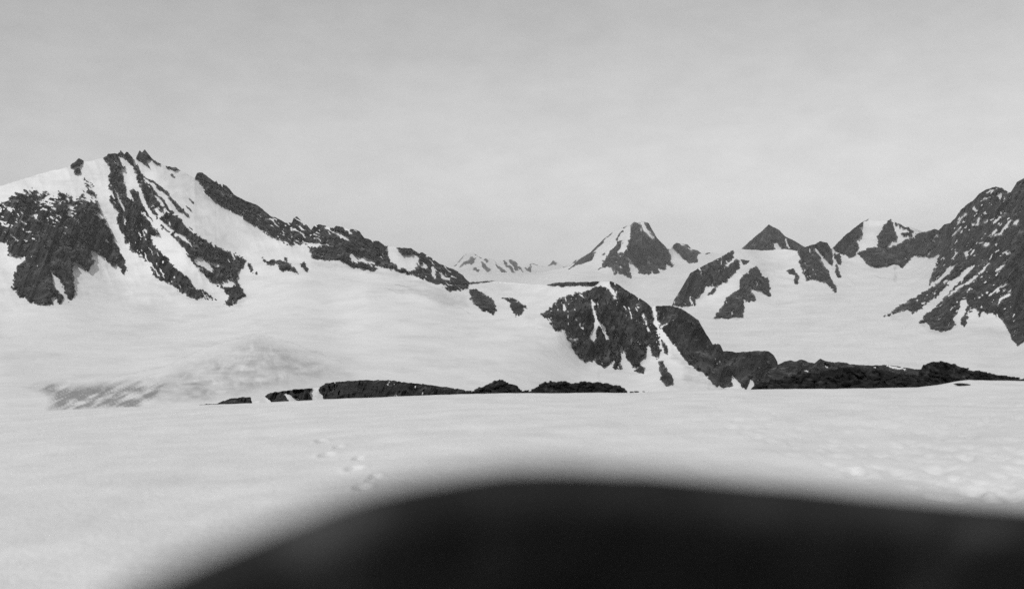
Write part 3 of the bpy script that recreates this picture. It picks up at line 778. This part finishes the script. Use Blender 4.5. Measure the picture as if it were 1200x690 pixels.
HOLE_C = [stroke([(850, 312), (858, 306), (862, 302)], 2), stroke([(955, 289), (964, 304), (972, 317), (976, 326)], [1, 2, 2.4, 2]), stroke([(950, 291), (949, 296)], 1.4),
          stroke([(1131, 251), (1125, 258), (1121, 262)], 2), stroke([(1126, 266), (1121, 271), (1116, 276)], 1.6), stroke([(1141, 244), (1145, 247)], 2.6), stroke([(1148, 255), (1145, 263), (1140, 263)], 2.5), stroke([(1158, 258), (1154, 262)], 1.6),
          stroke([(1172, 254), (1167, 259), (1163, 261)], 2.4), stroke([(1185, 258), (1178, 266), (1172, 274), (1166, 276)], [2, 4, 2.5, 1.5]), stroke([(1168, 268), (1163, 276)], 2), stroke([(1178, 249), (1175, 253)], 1.5), stroke([(1158, 284), (1153, 289)], 4),
          stroke([(1147, 285), (1152, 284)], 1.5), stroke([(1131, 296), (1134, 301)], 4), stroke([(1178, 298), (1184, 296)], 4), stroke([(1188, 264), (1193, 258)], 3), stroke([(1155, 226), (1161, 223), (1170, 221)], [2, 3, 1.5]), stroke([(1152, 234), (1156, 233)], 2), stroke([(1168, 230), (1173, 227)], 1.5), stroke([(1176, 230), (1178, 234)], 2),
          stroke([(1111, 347), (1122, 338), (1132, 331), (1146, 324)], [1.5, 3, 3.5, 3]), stroke([(1146, 322), (1153, 314), (1158, 308)], 2.5), stroke([(1126, 330), (1134, 320), (1142, 312)], 1.2), stroke([(1133, 341), (1136, 338)], 3), stroke([(1146, 350), (1152, 345)], 1.6), stroke([(1126, 356), (1131, 352), (1133, 358)], 4),
          stroke([(1106, 332), (1112, 328)], 3), stroke([(1073, 353), (1076, 350)], 2.4), stroke([(1160, 345), (1170, 338), (1182, 330)], [1.5, 3, 1.5]), stroke([(1172, 352), (1184, 345)], 2), stroke([(1168, 318), (1178, 310)], 2.5), stroke([(1093, 278), (1099, 275)], 1.5), stroke([(1088, 299), (1092, 292)], 1.6),
          stroke([(1087, 364), (1092, 360), (1100, 355)], 2)]
DIRT_C = [([(1090, 370), (1150, 366), (1180, 384), (1190, 410), (1150, 420), (1100, 398)], 0.22, 12, 16), ([(1042, 368), (1064, 365), (1070, 372), (1055, 378), (1044, 376)], 0.35, 3, 9), (stroke([(1049, 312), (1050, 322), (1048, 332)], 5), 0.6, 2.4, 5), (stroke([(1022, 322), (1045, 328), (1065, 326)], 1.6), 0.45, 0.8, 9),
          (stroke([(1078, 379), (1092, 388), (1115, 392)], 6), 0.4, 3, 9), (stroke([(1055, 386), (1072, 377)], 2), 0.35, 1, 9), ([(832, 375), (840, 370), (876, 370), (880, 374), (860, 376)], 0.6, 2, 8), (stroke([(905, 322), (935, 330), (955, 336)], 5), 0.25, 2.5, 10), (stroke([(990, 322), (1003, 336)], 1.5), 0.5, 0.8, 9),
          ([(783, 357), (800, 360), (815, 358), (800, 364), (784, 362)], 0.4, 1.5, 9), ([(1170, 225), (1060, 268), (1066, 262)], 0.1, 2, 9)]
OWN_C = [
    dict(name='snow_dome', label='snow dome with a dark rock spur and a lower rock tongue reaching the glacier', cat='mountain',
         area=[(780, 270), (934, 270), (938, 316), (938, 340), (912, 352), (885, 378), (830, 378), (816, 361), (780, 364)]),
    dict(name='rock_buttress', label='dark forked rock buttress between the snow dome and the ice-capped peak', cat='buttress', area=[(934, 270), (974, 270), (976, 291), (988, 300), (990, 330), (982, 346), (960, 340), (938, 336)]),
    dict(name='snowy_peak', label='ice-capped peak with a dark rock band above a snow basin', cat='peak', area=[(974, 240), (1100, 240), (1101, 297), (1088, 306), (1050, 318), (1010, 314), (988, 304), (976, 291)]),
    dict(name='rocky_mountain', label='tall dark rocky mountain flecked with snow, long spurs running down to the glacier', cat='mountain',
         area=[(1100, 150), (1400, 150), (1400, 412), (1190, 410), (1150, 392), (1085, 392), (1028, 376), (1060, 350), (1086, 334), (1094, 310), (1101, 297)]),
]
relief(SKY_C, [(745, 378), (900, 378), (1000, 350), (1050, 380), (1110, 395), (1200, 410), (1360, 412)], [(745, 474), (1360, 474)], CP_C, ROCK_C, HOLE_C, OWN_C, 'glacier', DIRT_C, 745, 1360, 0.78, 220, 34, jag=0.7, back=500)

# ================================================================== pyramid behind the snow dome
SKY_D = [(840, 305), (862, 297), (869.6, 291), (878, 283), (893, 270.6), (901, 262.8), (906, 266), (913, 269.4), (920, 277), (932.5, 283), (942, 289), (955, 298), (970, 306)]
CP_D = [(840, 305, 5500), (840, 330, 5200), (901, 263, 5900), (901, 296, 5500), (878, 290, 5600), (930, 290, 5600), (970, 306, 5500), (970, 330, 5200), (900, 325, 5150)]
ROCK_D = [([(868, 293), (878, 281), (893, 268), (901, 260), (914, 267), (921, 275), (933, 281), (943, 288), (947, 300), (925, 303), (900, 302), (868, 300)], dict(edge=0.5, speck=1.0))]
HOLE_D = [[(905, 282), (911, 283), (916, 291), (912, 296), (906, 290)], stroke([(921, 278), (922, 285), (925, 290)], 2.4), stroke([(898, 290), (904, 287)], 1.5)]
OWN_D = [dict(name='pyramid_peak', label='small dark rock pyramid rising behind the snow dome', cat='peak', area=[(820, 240), (990, 240), (990, 340), (820, 340)])]
relief(SKY_D, [(840, 308), (970, 308)], [(840, 330), (970, 330)], CP_D, ROCK_D, HOLE_D, OWN_D, 'far_glacier', [], 840, 970, 0.8, 60, 8, jag=0.5, back=500)

# ================================================================== low ledges beyond the brow
SKY_E = [(225, 476), (236, 473.5), (254, 473), (262, 469), (270, 467), (285, 465.5), (294, 465), (296, 470), (304, 470), (310, 462), (316, 460), (324, 459), (346, 456), (366, 454.5), (374, 454), (382, 449), (395, 447), (409, 446), (430, 445.2), (450, 445), (490, 449), (520, 453), (540, 456), (560, 460), (575, 466)]
CP_E = [(225, 476, 165), (225, 492, 150), (300, 465, 172), (300, 490, 150), (380, 449, 185), (380, 470, 168), (380, 486, 150), (450, 445, 188), (450, 480, 150), (540, 456, 180), (575, 466, 170), (575, 486, 150)]
ROCK_E = [([(232, 474), (255, 472), (270, 465), (294, 463), (296, 476), (280, 485), (232, 480)], dict(edge=0.5)), ([(310, 463), (324, 457), (346, 454), (368, 452), (366, 476), (350, 485), (330, 480), (318, 472), (312, 466)], dict(edge=0.5)),
          ([(374, 456), (382, 447), (409, 444), (450, 443), (490, 447), (540, 454), (580, 462), (580, 490), (372, 490)], dict(edge=1.3, speck=0.8, dir=85))]
HOLE_E = [[(333, 461), (337, 460), (343, 464), (349, 466), (353, 474), (342, 480), (338, 470)], [(362, 457), (367, 454), (373, 455), (378, 463), (381, 472), (368, 478), (364, 466)], stroke([(345, 459.5), (356, 457.5)], 1.2)]
OWN_E = [dict(name='rock_ledge', label='small dark rock ledge, lowest and farthest down the snow brow', cat='ledge', area=[(220, 440), (303, 440), (303, 500), (220, 500)]),
         dict(name='rock_ledge', label='long smooth dark rock ledge with two snow tongues at its lower end', cat='ledge', area=[(303, 430), (600, 430), (600, 500), (303, 500)])]
relief(SKY_E, [(225, 480), (575, 472)], [(225, 494), (575, 490)], CP_E, ROCK_E, HOLE_E, OWN_E, 'glacier', [], 225, 575, 0.7, 44, 8, jag=1.1, back=30, rough=3.0, rock_m=M_ROCK_MID)
SKY_G = [(895, 440), (905, 430), (912, 427), (920, 423.5), (926, 422), (931, 423.5), (939, 421), (947, 424), (954.5, 425), (962, 420), (968, 423), (977.5, 425), (985, 424), (997, 426.5), (1016, 428), (1039, 427.5), (1055, 429.5), (1066, 431.5), (1082, 434), (1100, 438), (1125, 446)]
CP_G = [(895, 440, 300), (895, 462, 260), (960, 421, 330), (960, 445, 300), (960, 466, 260), (1040, 428, 320), (1040, 464, 260), (1125, 446, 300), (1125, 464, 260)]
ROCK_G = [([(890, 440), (912, 424), (939, 418), (962, 417), (997, 424), (1020, 425), (1066, 429), (1130, 442), (1130, 470), (890, 470)], dict(edge=0.4))]
HOLE_G = [stroke([(1038, 428), (1050, 431), (1062, 433)], 1.8), stroke([(944, 433), (947, 436)], 2), stroke([(968, 428), (971, 431)], 1.6), stroke([(1018, 429), (1028, 430.5)], 1.2)]
OWN_G = [dict(name='rocky_spur', label='low dark knobbly spur just behind the boulder outcrop and beside the low cliff', cat='spur', area=[(880, 400), (1140, 400), (1140, 480), (880, 480)])]
relief(SKY_G, [(895, 452), (1125, 456)], [(895, 468), (1125, 468)], CP_G, ROCK_G, HOLE_G, OWN_G, 'glacier', [], 895, 1125, 0.9, 40, 6, jag=1.0, back=60, rough=2.4, rock_m=M_ROCK_SPUR)

# ================================================================== boulder outcrops on the brow
def hull_rock(n, seed, flat=0.75):
    import bmesh
    r = np.random.default_rng(seed)
    bm = bmesh.new()
    for _ in range(n):
        p = r.normal(size=3)
        p /= np.linalg.norm(p)
        p = np.sign(p) * np.abs(p) ** 0.7
        p *= r.uniform(0.75, 1.05)
        bm.verts.new((p[0] * 0.5, p[1] * 0.5, p[2] * 0.5 * flat))
    res = bmesh.ops.convex_hull(bm, input=bm.verts)
    bmesh.ops.delete(bm, geom=[g for g in res['geom_interior'] if isinstance(g, bmesh.types.BMVert)], context='VERTS')
    bm.normal_update()
    me = bpy.data.meshes.new('boulder')
    bm.to_mesh(me)
    bm.free()
    me.materials.append(M_ROCK_NEAR)
    return me

HULLS = [hull_rock(13, 100 + k, random.uniform(0.55, 0.95)) for k in range(14)]

def outcrop(top, base, Y0, depth, label, nb, smin, smax, group=None, edge_n=26):
    xs = np.array([p[0] for p in top])
    x0, x1 = xs.min(), xs.max()
    cxp = (x0 + x1) / 2
    b0 = to_world(np.array(cxp), np.array(curve(base, cxp)), np.array(Y0))
    root = empty('rock_outcrop', b0.tolist(), label, 'outcrop', group)
    # solid mass under the boulders
    u = np.arange(x0, x1 + 0.1, 1.0)
    tp = curve(top, u) + 2.0 + 0.8 * fbm(u / 5, u * 0, 3)
    bs = curve(base, u) + 5
    tp = np.minimum(tp, bs - 1)
    t = np.linspace(0, 1, 14)
    V = tp[:, None] + (bs - tp)[:, None] * t
    U = np.repeat(u[:, None], 14, 1)
    Yg = Y0 + depth * (1 - t)[None, :] ** 0.8 + 0.0 * U
    Yg = Yg + 0.25 * fbm(U / 6, V / 4, 3)
    P = to_world(U, V, Yg)
    c = P[:, 0].copy()
    rows = []
    for k in (2, 1):
        q = c.copy(); q[:, 1] += 0.9 * k; q[:, 2] -= 0.9 * k
        rows.append(q)
    P = np.concatenate([np.stack(rows, 1), P], 1)
    add_mesh('rock_mass', mesh_from('rock_mass', P.reshape(-1, 3), grid_faces(*P.shape[:2]), M_ROCK_NEAR, b0, False), root)
    r = random.Random(int(x0 * 7))
    def put(px, py, Y, s, sq=1.0):
        o = bpy.data.objects.new('boulder', r.choice(HULLS))
        p = to_world(np.array(px), np.array(py), np.array(Y)) - b0
        o.location = p.tolist()
        o.scale = (s * r.uniform(0.9, 1.5), s * r.uniform(0.8, 1.2), s * r.uniform(0.7, 1.0) * sq)
        o.rotation_euler = (r.uniform(-0.4, 0.4), r.uniform(-0.4, 0.4), r.uniform(0, 6.28))
        link(o, root)
    for k in range(nb):
        px = r.uniform(x0 + 1, x1 - 1)
        t_, b_ = float(curve(top, px)), float(curve(base, px))
        if k % 3 == 0:
            f = 0.02
        else:
            f = r.random()
        hpx = b_ - t_
        s = min(r.uniform(smin, smax), max(hpx * Y0 / F_PX * 0.8, 0.12))
        py = t_ + f * hpx + 0.4 * s * F_PX / Y0 * (1 - f)
        put(px, py, Y0 + depth * (1 - f) ** 0.8 * 0.9, s)
    return root

outcrop([(528, 461), (533, 460), (548, 457.5), (556, 455.5), (562, 453), (569, 449.5), (575.5, 446), (580, 445), (585.5, 442.5), (590, 446), (596, 448), (603, 449), (607, 451), (610, 456), (618, 457)],
        [(528, 463), (618, 461)], 61.2, 1.4, 'black boulder outcrop with a pointed top rising from the snow brow', 48, 0.25, 0.7)
outcrop([(612, 458), (623, 455), (632, 450), (641, 445.5), (650, 446.5), (661, 445), (672, 447), (684, 445.5), (704, 446), (714, 448.5), (724, 450), (732, 452), (735.5, 459)],
        [(612, 462), (736, 461)], 61.4, 1.4, 'long flat-topped black boulder outcrop with steep ends on the snow brow', 62, 0.25, 0.7)
outcrop([(879, 455), (887.5, 447.5), (897, 446), (908.5, 443.5), (916, 443), (924, 440), (936, 438), (947, 435), (962, 435), (970, 432), (982, 431), (993, 427.5), (1004, 430), (1016, 429.5), (1028, 431), (1039, 432), (1050, 435), (1058, 436), (1070, 437), (1085, 439), (1098, 443), (1110, 450), (1116, 453)],
        [(879, 457), (1000, 456), (1116, 454)], 60.4, 2.6, 'widest outcrop, a tumbled heap of black boulders on the snow brow', 150, 0.25, 1.1)
outcrop([(1079, 436), (1082, 425), (1090, 422.5), (1100, 421.5), (1108, 422.5), (1115.6, 424), (1127, 428), (1136, 431.5), (1146, 433), (1165.5, 437), (1184.6, 440), (1200, 442), (1230, 443), (1250, 445)],
        [(1079, 446), (1114, 444.5), (1160, 445), (1200, 446.5), (1250, 446)], 64.0, 2.0, 'black outcrop with a tall blocky head trailing off in a low tail of stones', 85, 0.25, 0.7)

def stone(px, py, s, sc, label, Y=60.0, group=None, rz=0.3):
    o = bpy.data.objects.new('stone', HULLS[int(px) % 14])
    p = to_world(np.array(px), np.array(py), np.array(Y))
    o.location = p.tolist()
    o.scale = (s * sc[0], s * sc[1], s * sc[2])
    o.rotation_euler = (0, 0.04, rz)
    o['label'] = label
    o['category'] = 'stone'
    if group:
        o['group'] = group
    link(o)
for px, w in [(740, 0.24), (746, 0.34), (755, 0.22), (760, 0.16)]:
    stone(px, 459.3, w, (1.3, 1, 0.7), 'tiny dark stone in the row beyond the steep end of the flat-topped outcrop', 60.0, 'tiny stones on the brow')
stone(1129, 450.8, 1.25, (1.15, 0.7, 0.22), 'flat dark slab lying on snow below the tall blocky outcrop', snow_hit(1129, 451.8)[1], None, 0.0)

# ================================================================== air
def haze():
    me = bpy.data.meshes.new('haze')
    x, y0, y1, z0, z1 = 16000, -600, 19000, -260, 1500
    v = [(-x, y0, z0), (x, y0, z0), (x, y1, z0), (-x, y1, z0), (-x, y0, z1), (x, y0, z1), (x, y1, z1), (-x, y1, z1)]
    f = [(0, 3, 2, 1), (4, 5, 6, 7), (0, 1, 5, 4), (1, 2, 6, 5), (2, 3, 7, 6), (3, 0, 4, 7)]
    me.from_pydata(v, [], f)
    m = bpy.data.materials.new('haze_air')
    m.use_nodes = True
    nt = m.node_tree
    nt.nodes.clear()
    out = nt.nodes.new('ShaderNodeOutputMaterial')
    pv = nt.nodes.new('ShaderNodeVolumePrincipled')
    pv.inputs['Color'].default_value = (0.95, 0.95, 0.95, 1)
    pv.inputs['Density'].default_value = 3.8e-5
    nt.links.new(pv.outputs[0], out.inputs['Volume'])
    me.materials.append(m)
    o = add_mesh('haze', me)
    o['kind'] = 'stuff'
haze()
